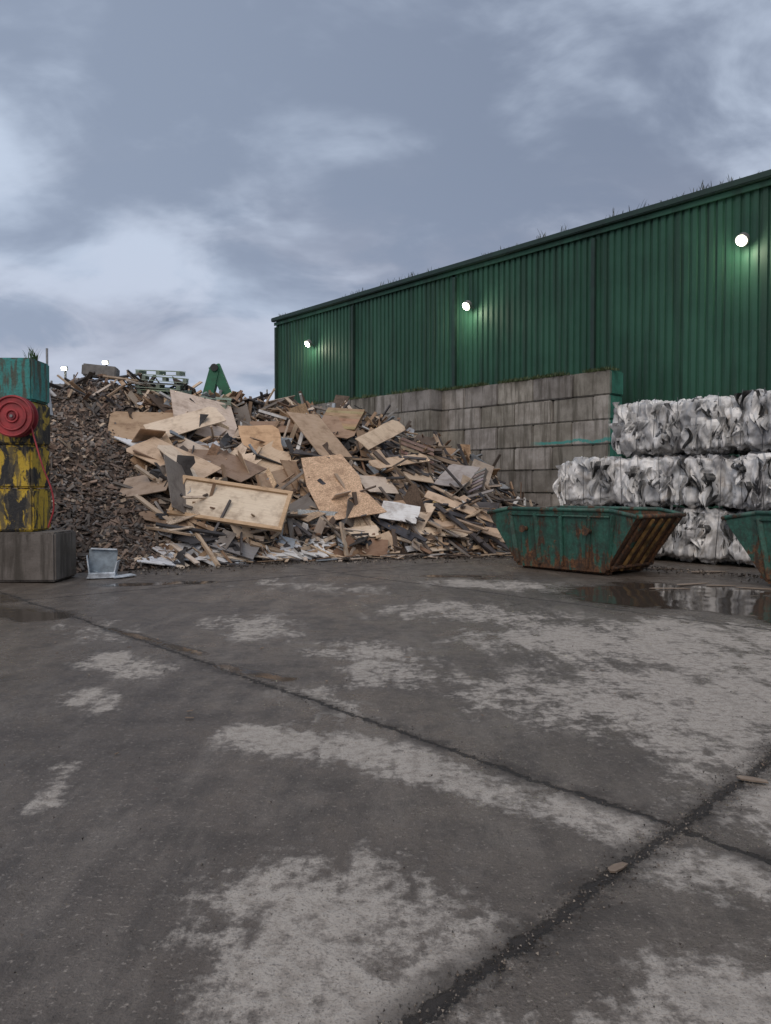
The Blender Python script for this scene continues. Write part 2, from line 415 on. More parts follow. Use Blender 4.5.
# ---------------------------------------------------------------- heap
def itp(T,x):
    if x<=T[0][0]: return T[0][1]
    for (a,b),(c,d) in zip(T,T[1:]):
        if x<=c:
            t=(x-a)/(c-a); return b+(d-b)*t
    return T[-1][1]
HR=[(-18,0),(-15,2.9),(-12,4.0),(-9.4,4.25),(-8.6,4.7),(-7.8,4.6),(-6.8,4.25),(-5.7,4.2),(-4,4.0),(-2.7,3.9),(-1.1,3.5),(0,3.2),(1.7,2.65),(2.6,2.1),(3.6,1.5),(4.9,0)]
YF=[(-18,17),(-10,15.1),(-7,14.9),(-5.4,15.3),(-3.1,17.1),(0,18.6),(3,19.4),(4.9,20.2)]
YR=[(-10,21.5),(-8,22),(-5,24.3),(5,24.8)]
def heap(x,y):
    hr=itp(HR,x); yf=itp(YF,x); yr=itp(YR,x)
    f=(y-yf)/(yr-yf)
    if f<0: return -.15
    chip=x < -4.7-(y-16.5)*.45
    if f<=1: h=hr*(f**.92)
    else:
        e=(y-yr-1.2)/6.5; h=hr*(1-max(0,e)) if e<1 else 0
    a=.15 if chip else .42
    s=min(1,max(0,f*5))
    h+=s*a*(noise.noise(Vector((x*.7,y*.7,0)))+.7*noise.noise(Vector((x*1.7,y*1.7,4))))*min(1,hr)
    return h if h>.0 else -.15
def hn(x,y):
    e=.25; return Vector((-(heap(x+e,y)-heap(x-e,y))/(2*e),-(heap(x,y+e)-heap(x,y-e))/(2*e),1)).normalized()
def isch(x,y): return x < -4.7-(y-16.5)*.45+.5*noise.noise(Vector((x,y,9)))
hp=empty('waste_wood_heap')
gx=[-18+.14*i for i in range(166)]; gy=[14.6+.15*i for i in range(150)]
vs=[(x,y,heap(x,y)) for y in gy for x in gx]; nx=len(gx)
fs=[]
for j in range(len(gy)-1):
    for i in range(nx-1):
        q=(j*nx+i,j*nx+i+1,(j+1)*nx+i+1,(j+1)*nx+i)
        if max(vs[t][2] for t in q)>0: fs.append(q)
me=bpy.data.meshes.new('heap_core'); me.from_pydata(vs,[],fs); me.materials.append(m_base)
o=bpy.data.objects.new('heap_core',me); scene.collection.objects.link(o); o.parent=hp

def orient(nrm,spin,tilt=0):
    q=Vector((0,0,1)).rotation_difference(nrm).to_matrix()
    t=Euler((U(-tilt,tilt),U(-tilt,tilt),0)).to_matrix()
    return (q@t@Matrix.Rotation(spin,3,'Z')).to_4x4()
PAL=[(.60,.45,.31),(.70,.56,.42),(.52,.36,.23),(.68,.57,.47),(.26,.155,.095),(.22,.19,.165),(.38,.25,.155),(.14,.10,.075),(.74,.73,.71),(.36,.40,.44),(.05,.045,.045),(.09,.08,.08)]
WT=[12,11,9,9,11,11,10,11,7,4,11,11]
def pick():
    c=random.choices(PAL,WT)[0]; g=U(.70,1.12); return (c[0]*g,c[1]*g,c[2]*g)
def rough_poly(w,h):
    p=[(-w/2,-h/2),(w/2,-h/2)]
    if R()<.6:
        n=random.randint(3,7); k=U(.1,.4)*w
        p+= [(w/2-k*R(),-h/2+h*(i+1)/(n+1)) for i in range(n)]
    p.append((w/2-(U(0,.35)*w if R()<.4 else 0),h/2)); p.append((-w/2+(U(0,.2)*w if R()<.35 else 0),h/2))
    return p
bt=Batch()
cnt=0
while cnt<15500:
    x=U(-13,-3.6); y=U(14.8,24.5)
    h=heap(x,y)
    if h<0 or not isch(x,y): continue
    cnt+=1
    M=Matrix.Translation((x,y,h+U(-.01,.06)))@orient(hn(x,y),U(0,6.28),.8)
    g=U(.45,1.45); c=random.choice([(.21,.145,.108),(.165,.12,.093),(.26,.185,.135),(.13,.11,.095),(.22,.195,.175)])
    if R()<.06: c=(.48,.38,.28)
    s=U(.05,.18) if R()<.93 else U(.2,.5)
    bt.box(s,U(.02,.09),U(.01,.03),M,(c[0]*g,c[1]*g,c[2]*g))
bt.obj('wood_chips',[m_board],hp)
bt=Batch()
def scatter(n,fn,x0=-8.5,x1=4.8):
    c=0
    while c<n:
        x=U(x0,x1); y=U(15.2,27)
        h=heap(x,y)
        if h<.02 or isch(x,y): continue
        c+=1; fn(x,y,h)
def f_small(x,y,h):
    M=Matrix.Translation((x,y,h+U(-.02,.16)))@orient(hn(x,y),U(0,6.28),1.1)
    s=U(.08,.5); bt.box(s,U(.02,.12),U(.01,.035),M,pick())
scatter(7000,f_small)
def f_plank(x,y,h):
    nr=hn(x,y); sp=random.gauss(math.radians(-50),.6) if x>-1 else U(0,3.14)
    M=Matrix.Translation((x,y,h+U(.0,.28)))@orient(nr,sp,.55)
    bt.box(U(.6,2.2),U(.03,.13),U(.02,.06),M,pick())
scatter(950,f_plank)
def f_sheet(x,y,h):
    lg=R()>.82; s=U(1,1.6) if lg else U(.25,1.0); M=Matrix.Translation((x,y,h+U(.02,.28)))@orient(hn(x,y),U(0,6.28),.8)
    c=pick()
    if lg or s>.6:
        while abs(c[0]-c[2])<.05 and c[0]>.2: c=pick()
    bt.prism(rough_poly(s,s*U(.3,.75)),U(.012,.03),M,c,0,1.0 if R()<.3 else 0,U(-.08,.08))
scatter(680,f_sheet)
def f_up(x,y,h):
    s=U(.5,1.3); w_=s*U(.25,.7)
    M=Matrix.Translation((x,y,h+s*.28))@Euler((U(.7,1.45),0,U(-1.0,1.0))).to_matrix().to_4x4()@Matrix.Rotation(U(-.6,.6),4,'Z')
    bt.prism(rough_poly(w_,s),U(.012,.03),M,pick(),0,1.0 if R()<.3 else 0)
scatter(70,f_up,-5.5,3.0)
def f_film(x,y,h):
    s=U(.15,.5); M=Matrix.Translation((x,y,h+U(.08,.25)))@orient(hn(x,y),U(0,6.28),.8)
    c=random.choice([(.74,.75,.76),(.6,.62,.66),(.05,.05,.055),(.05,.05,.055),(.05,.05,.055),(.35,.38,.42)])
    g=[[M@Vector(((i/3-.5)*s+U(-.06,.06),(j/3-.5)*s*.7+U(-.06,.06),U(-.08,.08))) for i in range(4)] for j in range(4)]
    for j in range(3):
        for i in range(3): bt.quad([g[j][i],g[j][i+1],g[j+1][i+1],g[j+1][i]],c)
scatter(420,f_film)
for i in range(330):
    x=U(-.9,4.1); y=U(19.4,23.8); h=heap(x,y)
    if h<.1: continue
    M=Matrix.Translation((x,y,h+U(.08,.42)))@orient(hn(x,y),math.radians(U(-70,-15)),.2)
    bt.box(U(1.2,2.9),U(.05,.14),U(.02,.05),M,random.choice([(.05,.045,.045),(.08,.07,.07),(.13,.10,.08),(.30,.27,.25),(.22,.16,.11),(.05,.05,.06),(.42,.31,.22)]))
bt.obj('broken_boards',[m_board],hp)
bt=Batch()
TAN=(.62,.46,.32); PNK=(.74,.60,.49); LT=(.76,.62,.47); BR=(.36,.24,.16); WH=(.76,.76,.75); YL=(.60,.42,.18)
def chipped(w,h):
    p=[]
    for (cx,cy,nx_,ny_) in [(-1,-1,1,0),(1,-1,0,1),(1,1,-1,0),(-1,1,0,-1)]:
        X,Y=cx*w/2,cy*h/2
        if R()<.35:
            e=U(.04,.16); p.append((X-cx*e*(1 if ny_ else 0),Y-cy*e*(1 if nx_ else 0))); p.append((X-cx*e*(1 if nx_ else 0),Y-cy*e*(1 if ny_ else 0)))
        else: p.append((X,Y))
        for q in (.3,.6):
            dx,dy=nx_*w*q,ny_*h*q; p.append((X+dx+(U(-.02,.02) if ny_ else 0),Y+dy+(U(-.02,.02) if nx_ else 0)))
    return p
def big(x,y,lift,w,h,spin,tx,ty,col,osb=0,th=.022,poly=None,bend=0):
    y=max(y-.6,itp(YF,x)+.1)
    nr=hn(x,y)
    nr=(nr+Vector((0,-.25,.65))).normalized()
    q=Vector((0,0,1)).rotation_difference(nr).to_matrix()
    Mr=q@Matrix.Rotation(math.radians(spin),3,'Z')@Euler((math.radians(tx+U(-5,5)),math.radians(ty+U(-5,5)),0)).to_matrix()
    M=Matrix.Translation((x,y,heap(x,y)+lift))@Mr.to_4x4()
    bt.prism(poly or (chipped(w,h) if min(w,h)>.3 else [(-w/2,-h/2),(w/2,-h/2),(w/2,h/2),(-w/2,h/2)]),th,M,col,0,osb,bend); return M
big(-6.3,21.3,.40,2.0,1.5,14,8,-4,(.46,.32,.20))
big(-5.0,22.2,.70,1.9,1.9,30,10,8,PNK,0,.02,[(-.95,-.8),(.6,-.95),(.98,-.1),(.95,.9),(-.9,.8)])
big(-5.3,21.3,.62,2.0,.75,35,12,0,LT)
big(-3.4,21.9,.50,1.1,.95,20,16,5,(.66,.43,.25))
big(-5.2,19.7,.46,2.2,1.05,-24,14,0,TAN)
big(-4.6,19.3,.58,2.4,.6,-28,10,4,LT)
big(-4.2,20.5,.45,2.2,1.0,-30,-2,0,(.28,.19,.13))
big(-5.5,18.5,.25,1.2,.8,-5,8,0,(.40,.30,.22))
M=big(-3.5,18.3,.50,2.6,1.15,-5,16,0,(.76,.64,.49),0,.02,[(-1.3,-.58),(1.3,-.58),(1.3,.58),(-1.3,.58)])
for (cx,cy,lx,ly) in [(0,.54,2.6,.09),(0,-.54,2.6,.09),(-1.25,0,.09,.99),(1.25,0,.09,.99)]:
    bt.box(lx,ly,.06,M@Matrix.Translation((cx,cy,.042)),(.58,.40,.24))
big(-1.2,20.5,.62,1.7,2.6,28,14,8,(.62,.44,.31),1,.022,[(-.9,-1.2),(.75,-1.3),(.55,-.3),(.7,.2),(.62,1.2),(-.5,1.3),(-.8,.2)])
big(-1.85,22.4,.70,1.2,1.9,48,20,4,(.52,.37,.25))
big(-1.4,23.6,.55,1.2,.9,-15,25,0,BR)
big(-.1,23.0,1.0,.5,2.2,-28,5,34,(.68,.53,.38))
big(.4,22.3,.6,.4,2.0,-50,0,14,TAN)
big(.35,20.0,.45,.95,.6,-10,20,0,WH)
big(-.6,19.5,.28,.85,.5,10,8,0,LT)
big(1.5,21.1,.50,.75,.5,-20,0,0,YL,0,.2)
big(2.1,20.6,.45,2.3,.30,-20,0,0,(.64,.48,.34))
big(1.6,20.2,.36,2.6,.30,-8,0,0,(.62,.46,.33))
big(1.1,19.9,.26,1.9,.38,4,0,0,(.70,.56,.41))
big(2.7,20.6,.55,2.0,.3,-38,0,0,(.52,.38,.27))
big(2.9,20.1,.32,1.9,.28,-16,0,0,(.60,.45,.32))
big(2.0,22.4,.7,.9,1.3,-25,22,0,(.40,.36,.34))
big(-6.6,20.6,.15,.8,.3,-35,0,0,(.74,.76,.78),0,.03)
big(-2.6,20.4,.4,1.4,.8,55,12,0,(.42,.29,.19))
big(-3.1,23.2,.45,1.6,.6,10,10,0,(.30,.19,.12))
big(-2.2,19.6,.4,1.5,.6,-40,10,0,(.42,.31,.22),1)
big(-4.6,17.9,.25,1.7,.38,6,0,0,(.30,.20,.13))
big(-3.6,17.7,.15,1.6,.5,-5,3,0,(.24,.23,.23))
big(-.2,21.3,.5,1.0,.7,30,15,8,(.66,.55,.45))
big(.9,22.0,.5,.8,.5,10,-10,8,(.55,.42,.30))
for i in range(40):
    x=U(-4.8,-1.2); big(x,itp(YF,x)+U(.5,1.1),.08,.5,.3,U(-30,30),U(-16,12),0,random.choice([(.78,.79,.80),(.66,.68,.71),(.4,.45,.5),(.72,.62,.5),(.74,.74,.73)]),0,.02,rough_poly(U(.4,1.0),U(.12,.35)))
for i in range(22):
    x=U(-1,3.8); big(x,itp(YF,x)+U(.6,1.6),.1,U(.25,.6),U(.12,.3),U(-40,40),U(-15,15),0,random.choice([(.70,.71,.72),(.70,.60,.48),(.6,.45,.3),(.6,.45,.3)]))
for i in range(95):
    x=U(-3.5,4.0); y=itp(YF,x)+U(-.7,.2)
    M=Matrix.Translation((x,y,.03+U(0,.05)))@orient(Vector((0,0,1)),U(0,6.28),.12)
    bt.box(U(.2,.9),U(.04,.14),U(.01,.03),M,pick())
def pallet(M,col,slats=6,w=1.2,d=1.0):
    for i in range(slats):
        bt.box(w,.10,.02,M@Matrix.Translation((0,-d/2+.05+i*(d-.1)/(slats-1),.06)),tuple(c*U(.8,1.1) for c in col))
    for i in (-1,0,1): bt.box(.1,d,.09,M@Matrix.Translation((i*(w/2-.06),0,0)),tuple(c*.7 for c in col))
    for i in range(3): bt.box(w,.10,.02,M@Matrix.Translation((0,-d/2+.05+i*(d-.1)/2,-.06)),col)
pg=(.44,.55,.45)
for j in range(2):
    x=-6.5+j*1.32; y=22.9; base=heap(x,y)+.22
    for i in range(4-j):
        M=Matrix.Translation((x+U(-.1,.1),y+U(-.1,.1),base+i*.19))@Euler((U(-.03,.03)+.14,U(-.03,.03)+.05,U(-.12,.2))).to_matrix().to_4x4()
        pallet(M,pg,5,1.25,1.0)
x,y=-1.3,23.3; pallet(Matrix.Translation((x,y,heap(x,y)+.75))@Euler((.9,.1,-.5)).to_matrix().to_4x4(),(.42,.28,.17),8,1.3,.8)
x,y=2.3,21.6; pallet(Matrix.Translation((x,y,heap(x,y)+.5))@Euler((.7,-.4,-.6)).to_matrix().to_4x4(),(.30,.26,.23),6,1.1,.9)
x,y=.9,22.6; pallet(Matrix.Translation((x,y,heap(x,y)+.5))@Euler((1.0,.3,.4)).to_matrix().to_4x4(),(.30,.22,.15),6,1.1,.9)
for i in range(190):
    x=U(-9,3.2); y=itp(YR,x)+U(-1.8,.8)
    M=Matrix.Translation((x,y,heap(x,y)+U(.05,.3)))@Euler((U(-.9,.9),U(-1.0,1.0),U(0,3))).to_matrix().to_4x4()
    bt.box(U(.4,1.4),U(.03,.12),U(.02,.05),M,pick())
bt.obj('large_sheets',[m_board],hp)
boxobj('concrete_lump',(.95,.8,.34),(-8.35,23.0,heap(-8.35,23)+.38),simple('lump',(.20,.19,.18),.9),hp,rot=(.05,.08,.2),bevel=.04)
boxobj('concrete_lump_b',(.6,.6,.3),(-8.9,23.0,heap(-8.9,23)+.2),simple('lump_b',(.16,.15,.14),.9),hp,rot=(.05,-.12,.5),bevel=.04)

# ---------------------------------------------------------------- bales
def bale_fn(k,b):
    p=k.pos(); q=k.mapv(p,(1,1,.32)); n=k.noise(q,2.8,6,.6,.5); f=k.noise(k.mapv(p,(1,1,.4)),7,5,.6,.7); bl=k.noise(k.mapv(p,(1,1,.6)),1.7,4,.55,.3)
    c=k.attr('col')
    col=k.mix(k.ss(n,.38,.56),(.42,.42,.42),(.80,.785,.76))
    col=k.mix(k.ss(f,.54,.68,0,.6),col,(.38,.37,.36))
    col=k.mix(k.ss(bl,.55,.62,0,.7),col,(.24,.24,.25))
    col=k.mix(k.ss(k.noise(q,4.2,5,.6,.7),.59,.63,0,.95),col,(.03,.03,.034))
    col=k.mix(k.ss(k.noise(p,2.6,4,.6,.5),.57,.70,0,.5),col,(.40,.33,.26))
    col=k.mix(1,col,c,'MULTIPLY')
    k.put(b.inputs['Base Color'],col); b.inputs['Roughness'].default_value=.3
    k.put(b.inputs['Normal'],k.bump(k.m('ADD',n,k.m('MULTIPLY',f,.7)),.8,.05))
m_bale=mat('plastic_film',bale_fn)
m_strap=simple('strap',(.08,.08,.09),.5)
def make_bale(M,w=1.38,d=1.2,h=1.17,res=44,seed=0):
    root=empty('plastic_film_bale'); bt=Batch()
    tint=U(.84,1.04)
    sxs=[-.45+U(-.04,.04),U(-.05,.05),.45+U(-.04,.04)]
    def disp(v):
        s=Vector((v.x/(w/2),v.y/(d/2),v.z/(h/2)))
        r=(abs(s.x)**6+abs(s.y)**6+abs(s.z)**6)**(1/6)
        o=Vector((v.x,v.y,v.z))/max(r,.001)
        lean=.05*noise.noise(Vector((v.x*2,v.z*3,seed)))
        wx=v.x+.12*noise.noise(Vector((v.x*3,v.z*2.5,seed*2)))
        wy=v.y+.12*noise.noise(Vector((v.y*3,v.z*2.5,seed*3+5)))
        rd=1-2.2*abs(noise.noise(Vector((wx*4.5+seed*1.7,wy*4.5,v.z*1.1+3))))
        rd2=1-2*abs(noise.noise(Vector((wx*9+seed,wy*9,v.z*2.6))))
        rd3=1-2*abs(noise.noise(Vector((v.x*17+seed,v.y*17,v.z*7))))
        n3=noise.noise(Vector((v.x*2.0+seed*3,v.y*2.0,v.z*2.0)))
        n4=noise.noise(Vector((v.x*6+seed,v.y*6,v.z*4)))
        amt=.075*rd+.045*rd2+.018*rd3+.07*n3+.05*n4+lean-.03
        # the film pulls away at the top and bottom edge of every bale
        ed=max(0,abs(s.z)-.82)/.18; amt-=.07*ed
        st=0
        for xs in sxs: st=max(st,math.exp(-((v.x-xs)/.06)**2))
        nrm=Vector((s.x**5,s.y**5,s.z**5))
        if nrm.length>0: nrm.normalize()
        return M@(o+nrm*(amt-.06*st))
    cache={}
    for ax in range(3):
        for sg in (-1,1):
            u,vv=[(1,2),(0,2),(0,1)][ax]; dim=(w,d,h)
            ids={}
            for i in range(res+1):
                for j in range(res+1):
                    p=[0,0,0]; p[ax]=sg*dim[ax]/2; p[u]=(i/res-.5)*dim[u]; p[vv]=(j/res-.5)*dim[vv]
                    kk=(round(p[0],4),round(p[1],4),round(p[2],4))
                    if kk not in cache:
                        cache[kk]=len(bt.v); bt.v.append(tuple(disp(Vector(p))))
                    ids[i,j]=cache[kk]
            for i in range(res):
                for j in range(res):
                    q=[ids[i,j],ids[i+1,j],ids[i+1,j+1],ids[i,j+1]]
                    if (sg<0) != (ax==1): q=q[::-1]
                    bt.f.append(q); bt.mi.append(0)
                    for _ in q: bt.c.append((tint,tint,tint*1.01,0)); bt.uv.append((0,0))
    for t in range(17 if res>20 else 5):
        if R()<.72: bx,by,face=U(-w/2,w/2),-d/2,0
        else: bx,by,face=-w/2,U(-d/2,d/2),1
        z0=U(-.1,h/2-.02); ln=U(.25,.7); wd=U(.05,.16); g=random.choice([1,1,1,.95,.8,.5,.06,.06]); n=9; m_=4
        prev=None; ph=U(0,9)
        for i in range(n+1):
            tt=i/n; z=z0-ln*tt; wv=wd*(1-.75*tt**1.5)*(.85+.3*math.sin(ph+tt*7)); sh=.08*math.sin(ph*2+tt*4)
            outp=.05+.05*math.sin(ph+tt*5)
            row=[]
            for q in range(m_+1):
                l=(q/m_-.5)*2*wv+sh; o_=outp+.035*math.cos(q*2.4+ph+tt*3)+.03*(1-abs(q/m_-.5)*2)
                row.append(M@(Vector((bx+l,by-o_,z)) if face==0 else Vector((bx-o_,by+l,z))))
            if prev:
                for q in range(m_): bt.quad([prev[q],prev[q+1],row[q+1],row[q]],(g,g,g))
            prev=row
    bt.obj('film',[m_bale],root,smooth=True)
    for xs in sxs:
        rod('tie_wire',M@Vector((xs,-d/2-.03,-h/2)),M@Vector((xs,-d/2-.03,h/2)),.007,m_strap,root,5)
BL=frame((5.25,18.5,0))
sd_=1
for row,(t0,n,back) in enumerate([(-1.5,6,0),(-1.40,6,.03),(0.05,6,.08)]):
    for i in range(n):
        M=BL@Matrix.Translation((t0+.7+i*1.45+U(-.06,.06),.62+back+U(-.14,.1),.6+row*1.21))@Euler((U(-.06,.06),U(-.06,.06),U(-.1,.1))).to_matrix().to_4x4()
        make_bale(M,seed=sd_,h=1.2+U(0,.1) if row==2 else 1.17); sd_+=1
for row,(t0,n) in enumerate([(-1.3,5),(-1.3,5),(0.2,4)]):
    for i in range(n):
        M=BL@Matrix.Translation((t0+.7+i*1.42,1.95,.6+row*1.19)); make_bale(M,res=14,seed=sd_); sd_+=1

# ---------------------------------------------------------------- skips
def skip_fn(rusty):
    def fn(k,b):
        p=k.pos(); z=k.sep(p)[2]; n=k.noise(p,2.6,8,.68,.3); st=k.noise(k.mapv(p,(5,5,.5)),1.5,6,.65); f=k.noise(p,22,4,.7)
        gr=k.mix(k.ss(f,.35,.7),(.022,.085,.062),(.042,.135,.10))
        gr=k.mix(k.ss(st,.42,.60,0,.7),gr,(.026,.042,.033))
        rust=k.mix(k.ss(f,.35,.65),(.060,.030,.018),(.19,.085,.035))
        rust=k.mix(k.ss(st,.48,.62,0,.75),rust,(.035,.024,.018))
        v=k.m('ADD',k.m('MULTIPLY',n,.55),k.m('MULTIPLY',st,.45))
        v=k.m('ADD',v,k.ss(z,0,.7,.11,0))
        m=k.ss(v,.575-rusty,.63-rusty)
        col=k.mix(m,gr,rust)
        col=k.mix(k.ss(k.noise(p,6,5,.7),.48,.66,0,.6),col,(.03,.027,.022))
        k.put(b.inputs['Base Color'],col); k.put(b.inputs['Roughness'],k.ss(m,0,1,.5,.85))
        k.put(b.inputs['Normal'],k.bump(k.m('ADD',f,m),.4,.012))
    return fn
m_skip=mat('skip_paint',skip_fn(.05)); m_skipr=mat('skip_rust',skip_fn(.17))
m_yel=simple('yellowed_rust',(.21,.12,.04),.8,.7,5)
def make_skip(M):
    r=empty('skip_container')
    L,Wd,H,ins,iw=3.5,1.72,1.22,.72,.10; DIP=.10
    def ring(e,zb=0.05):
        bot=[(-L/2+ins+e,-Wd/2+iw+e),(L/2-ins-e,-Wd/2+iw+e),(L/2-ins-e,Wd/2-iw-e),(-L/2+ins+e,Wd/2-iw-e)]
        top=[(-L/2+e,-Wd/2+e),(-L/2+.55+e,-Wd/2+e),(L/2-.55-e,-Wd/2+e),(L/2-e,-Wd/2+e),(L/2-e,Wd/2-e),(L/2-.55-e,Wd/2-e),(-L/2+.55+e,Wd/2-e),(-L/2+e,Wd/2-e)]
        tz=[H-DIP,H,H,H-DIP]*2
        return [Vector((x,y,zb)) for x,y in bot],[Vector((x,y,z)) for (x,y),z in zip(top,tz)]
    bo,to=ring(0); bi,ti=ring(.012,.065)
    def shell(bt,b,t,inside):
        F=[[b[0],b[1],t[3],t[2],t[1],t[0]],[b[1],b[2],t[4],t[3]],[b[2],b[3],t[7],t[6],t[5],t[4]],[b[3],b[0],t[0],t[7]],[b[3],b[2],b[1],b[0]]]
        for i,f in enumerate(F):
            if inside: f=f[::-1]
            bt.quad([M@p for p in f],(1,1,1),1 if (i in(1,3) or inside) else 0)
    bt=Batch(); shell(bt,bo,to,False); shell(bt,bi,ti,True); bt.obj('body',[m_skip,m_skipr],r)
    for i in range(8):
        rod('rim',M@to[i],M@to[(i+1)%8],.04,m_skip if i not in(3,7) else m_skipr,r,8)
    for sgn in (-1,1):
        for xx in (-1.0,-.45,.1,.65,1.1):
            zt=H-.1; yb=Wd/2-iw; yt=Wd/2-.01
            xt=xx*1.15
            d=Vector((xt-xx,sgn*(yt-yb),zt-.1))
            T=M@Matrix.Translation(((xx+xt)/2,sgn*((yb+yt)/2+.02),(zt+.1)/2+.02))@d.to_track_quat('Z','Y').to_matrix().to_4x4()
            boxobj('side_rib',(.07,.09,d.length),(0,0,0),m_skip,r,M=T,bevel=.012)
        for xx in (-.75,.75):
            rod('lifting_pin',M@Vector((xx,sgn*(Wd/2-.06),.82)),M@Vector((xx,sgn*(Wd/2+.12),.82)),.045,m_skipr,r)
            rod('pin_flange',M@Vector((xx,sgn*(Wd/2+.10),.82)),M@Vector((xx,sgn*(Wd/2+.13),.82)),.075,m_skipr,r)
        rod('rim_roll',M@Vector((-L/2+.55,sgn*(Wd/2+.02),H-.12)),M@Vector((L/2-.55,sgn*(Wd/2+.02),H-.12)),.02,m_skip,r)
        e0,e1=Vector((sgn*(L/2-ins),0,.05)),Vector((sgn*L/2,0,H-DIP)); dd=e1-e0
        for yy in (-.62,-.3,0,.3,.62):
            ang=math.atan2(dd.x,dd.z)
            T=M@Matrix.Translation((e0+e1)/2+Vector((sgn*.03,yy,-.02)))@Euler((0,ang,0)).to_matrix().to_4x4()
            boxobj('end_rib',(.05,.07,dd.length*.93),(0,0,0),m_yel if abs(yy)<.4 else m_skipr,r,M=T,bevel=.01)
        rod('tipping_bar',M@Vector((sgn*(L/2-ins+.12),-.7,.15)),M@Vector((sgn*(L/2-ins+.12),.7,.15)),.035,m_skipr,r)
    for yy in (-.55,.55): boxobj('skid',(L-2*ins,.09,.05),(0,yy,.025),m_skipr,r,M=M,bevel=.005)
    return r
P=Vector((4.5,13.95,0))
make_skip(frame(P-D1*1.75+D2*.86))
make_skip(frame(Vector((5.78,13.35,0))+D1*1.75+D2*.86))

# ---------------------------------------------------------------- painted block stack (left)
def pcol(c): return (.56,.38,.04) if c in(1,2) else (.48,.33,.045) if c==3 else (.05,.26,.24)
def paint_fn(k,b):
    p=k.pos(); c=k.attr('col'); x,y,z=k.sep(p)
    n=k.noise(k.mapv(p,(1.6,1,1),(0,0,0),(1.3,0,.4)),2.6,7,.62,.5); s=k.noise(k.mapv(p,(4,4,.6)),2,6,.65); f=k.noise(p,20,4,.7)
    isb=k.ss(z,3.14,3.16,1,0)
    bm_=k.m('MULTIPLY',k.ss(n,.46,.52),isb)
    col=k.mix(bm_,c,(.022,.022,.024))
    col=k.mix(k.ss(s,.48,.58,0,.85),col,(.085,.072,.05)); col=k.mix(k.ss(f,.50,.70,0,.5),col,(.05,.045,.035))
    k.put(b.inputs['Base Color'],col); b.inputs['Roughness'].default_value=.75
    k.put(b.inputs['Normal'],k.bump(k.m('ADD',n,f),.6,.03))
m_paint=mat('painted_concrete',paint_fn)
st=block_wall('painted_block_stack',(-9.15,13.62,.87),(1,0,0),(0,1,0),2,4,half=False,colf=lambda c,x,g:pcol(c+1),H=.76,material=m_paint)
kb=block_wall('concrete_block_wall',(-8.72,13.5,0),(1,0,0),(0,1,0),2,1,half=False,colf=lambda c,x,g:(.16,.14,.125),H=.87,Dp=.95)
bt=Batch(); tuft(bt,Vector((-6.3,13.95,3.9)),.24,34,(.05,.10,.03),.1); bt.obj('weeds',[m_leaf],st)
hr_=empty('hose_reel'); m_red=simple('red_plastic',(.33,.035,.04),.55,.35,4); m_dred=simple('dark_red',(.20,.02,.03),.6)
cx,cz=-6.36,2.86
def disc(name,r,y0,y1,m): rod(name,(cx,y0,cz),(cx,y1,cz),r,m,hr_,40)
disc('rear_flange',.35,13.56,13.52,m_dred); disc('drum',.24,13.53,13.36,m_dred); disc('front_flange',.36,13.37,13.33,m_red)
bm=bmesh.new()
for (rr,yy) in ((.335,13.318),(.235,13.318),(.10,13.315)):
    vs_=[]
    for i in range(40):
        a0=i/40*2*math.pi
        vs_.append([bm.verts.new((cx+(rr+.018*math.cos(q*math.pi/3))*math.cos(a0),yy+.018*math.sin(q*math.pi/3),cz+(rr+.018*math.cos(q*math.pi/3))*math.sin(a0))) for q in range(6)])
    for i in range(40):
        for q in range(6): bm.faces.new([vs_[i][q],vs_[(i+1)%40][q],vs_[(i+1)%40][(q+1)%6],vs_[i][(q+1)%6]])
bmobj('moulded_rings',bm,[m_red],hr_,True)
disc('hub',.06,13.33,13.30,m_dred); disc('axle',.025,13.75,13.28,m_metal)
cu=bpy.data.curves.new('hose','CURVE'); cu.dimensions='3D'; cu.bevel_depth=.014
sp=cu.splines.new('BEZIER'); pts=[(-6.1,13.45,2.7),(-5.92,13.42,2.1),(-5.72,13.45,1.35),(-5.84,13.5,.95)]
sp.bezier_points.add(len(pts)-1)
for b_,p_ in zip(sp.bezier_points,pts): b_.co=p_; b_.handle_left_type=b_.handle_right_type='AUTO'
ho=bpy.data.objects.new('hose',cu); scene.collection.objects.link(ho); ho.parent=hr_; cu.materials.append(m_red)

# ---------------------------------------------------------------- discarded sheet-metal duct
tb=empty('discarded_metal_duct'); m_tub=simple('white_sheet_metal',(.50,.54,.58),.45,.4,5); m_tubd=simple('grey_sheet_metal',(.20,.24,.27),.5,.4,5)
T=Matrix.Translation((-5.2,14.3,0))@Euler((0,0,.3)).to_matrix().to_4x4()
boxobj('back_sheet',(.50,.02,.50),(0,.16,.25),m_tubd,tb,M=T,rot=(-.22,.05,0),bevel=.004)
boxobj('top_lip',(.46,.12,.03),(0.02,.20,.50),m_tub,tb,M=T,rot=(-.1,.06,0),bevel=.004)
boxobj('side_sheet',(.02,.42,.40),(-.24,-.02,.20),m_tub,tb,M=T,rot=(0,-.12,.05),bevel=.004)
boxobj('side_sheet',(.02,.40,.30),(.24,-.02,.15),m_tub,tb,M=T,rot=(0,.25,-.1),bevel=.004)
boxobj('base_sheet',(.52,.44,.015),(0,-.04,.02),m_tub,tb,M=T,rot=(.03,0,0),bevel=.003)
boxobj('folded_lip',(.46,.05,.09),(.0,-.24,.06),m_tub,tb,M=T,rot=(.3,0,.05),bevel=.01)
boxobj('loose_flange',(.42,.2,.015),(.36,-.18,.03),m_tub,tb,M=T,rot=(.08,-.05,.5),bevel=.003)
boxobj('loose_flange',(.3,.14,.015),(-.05,-.02,.10),m_tubd,tb,M=T,rot=(.3,.2,1.0),bevel=.003)

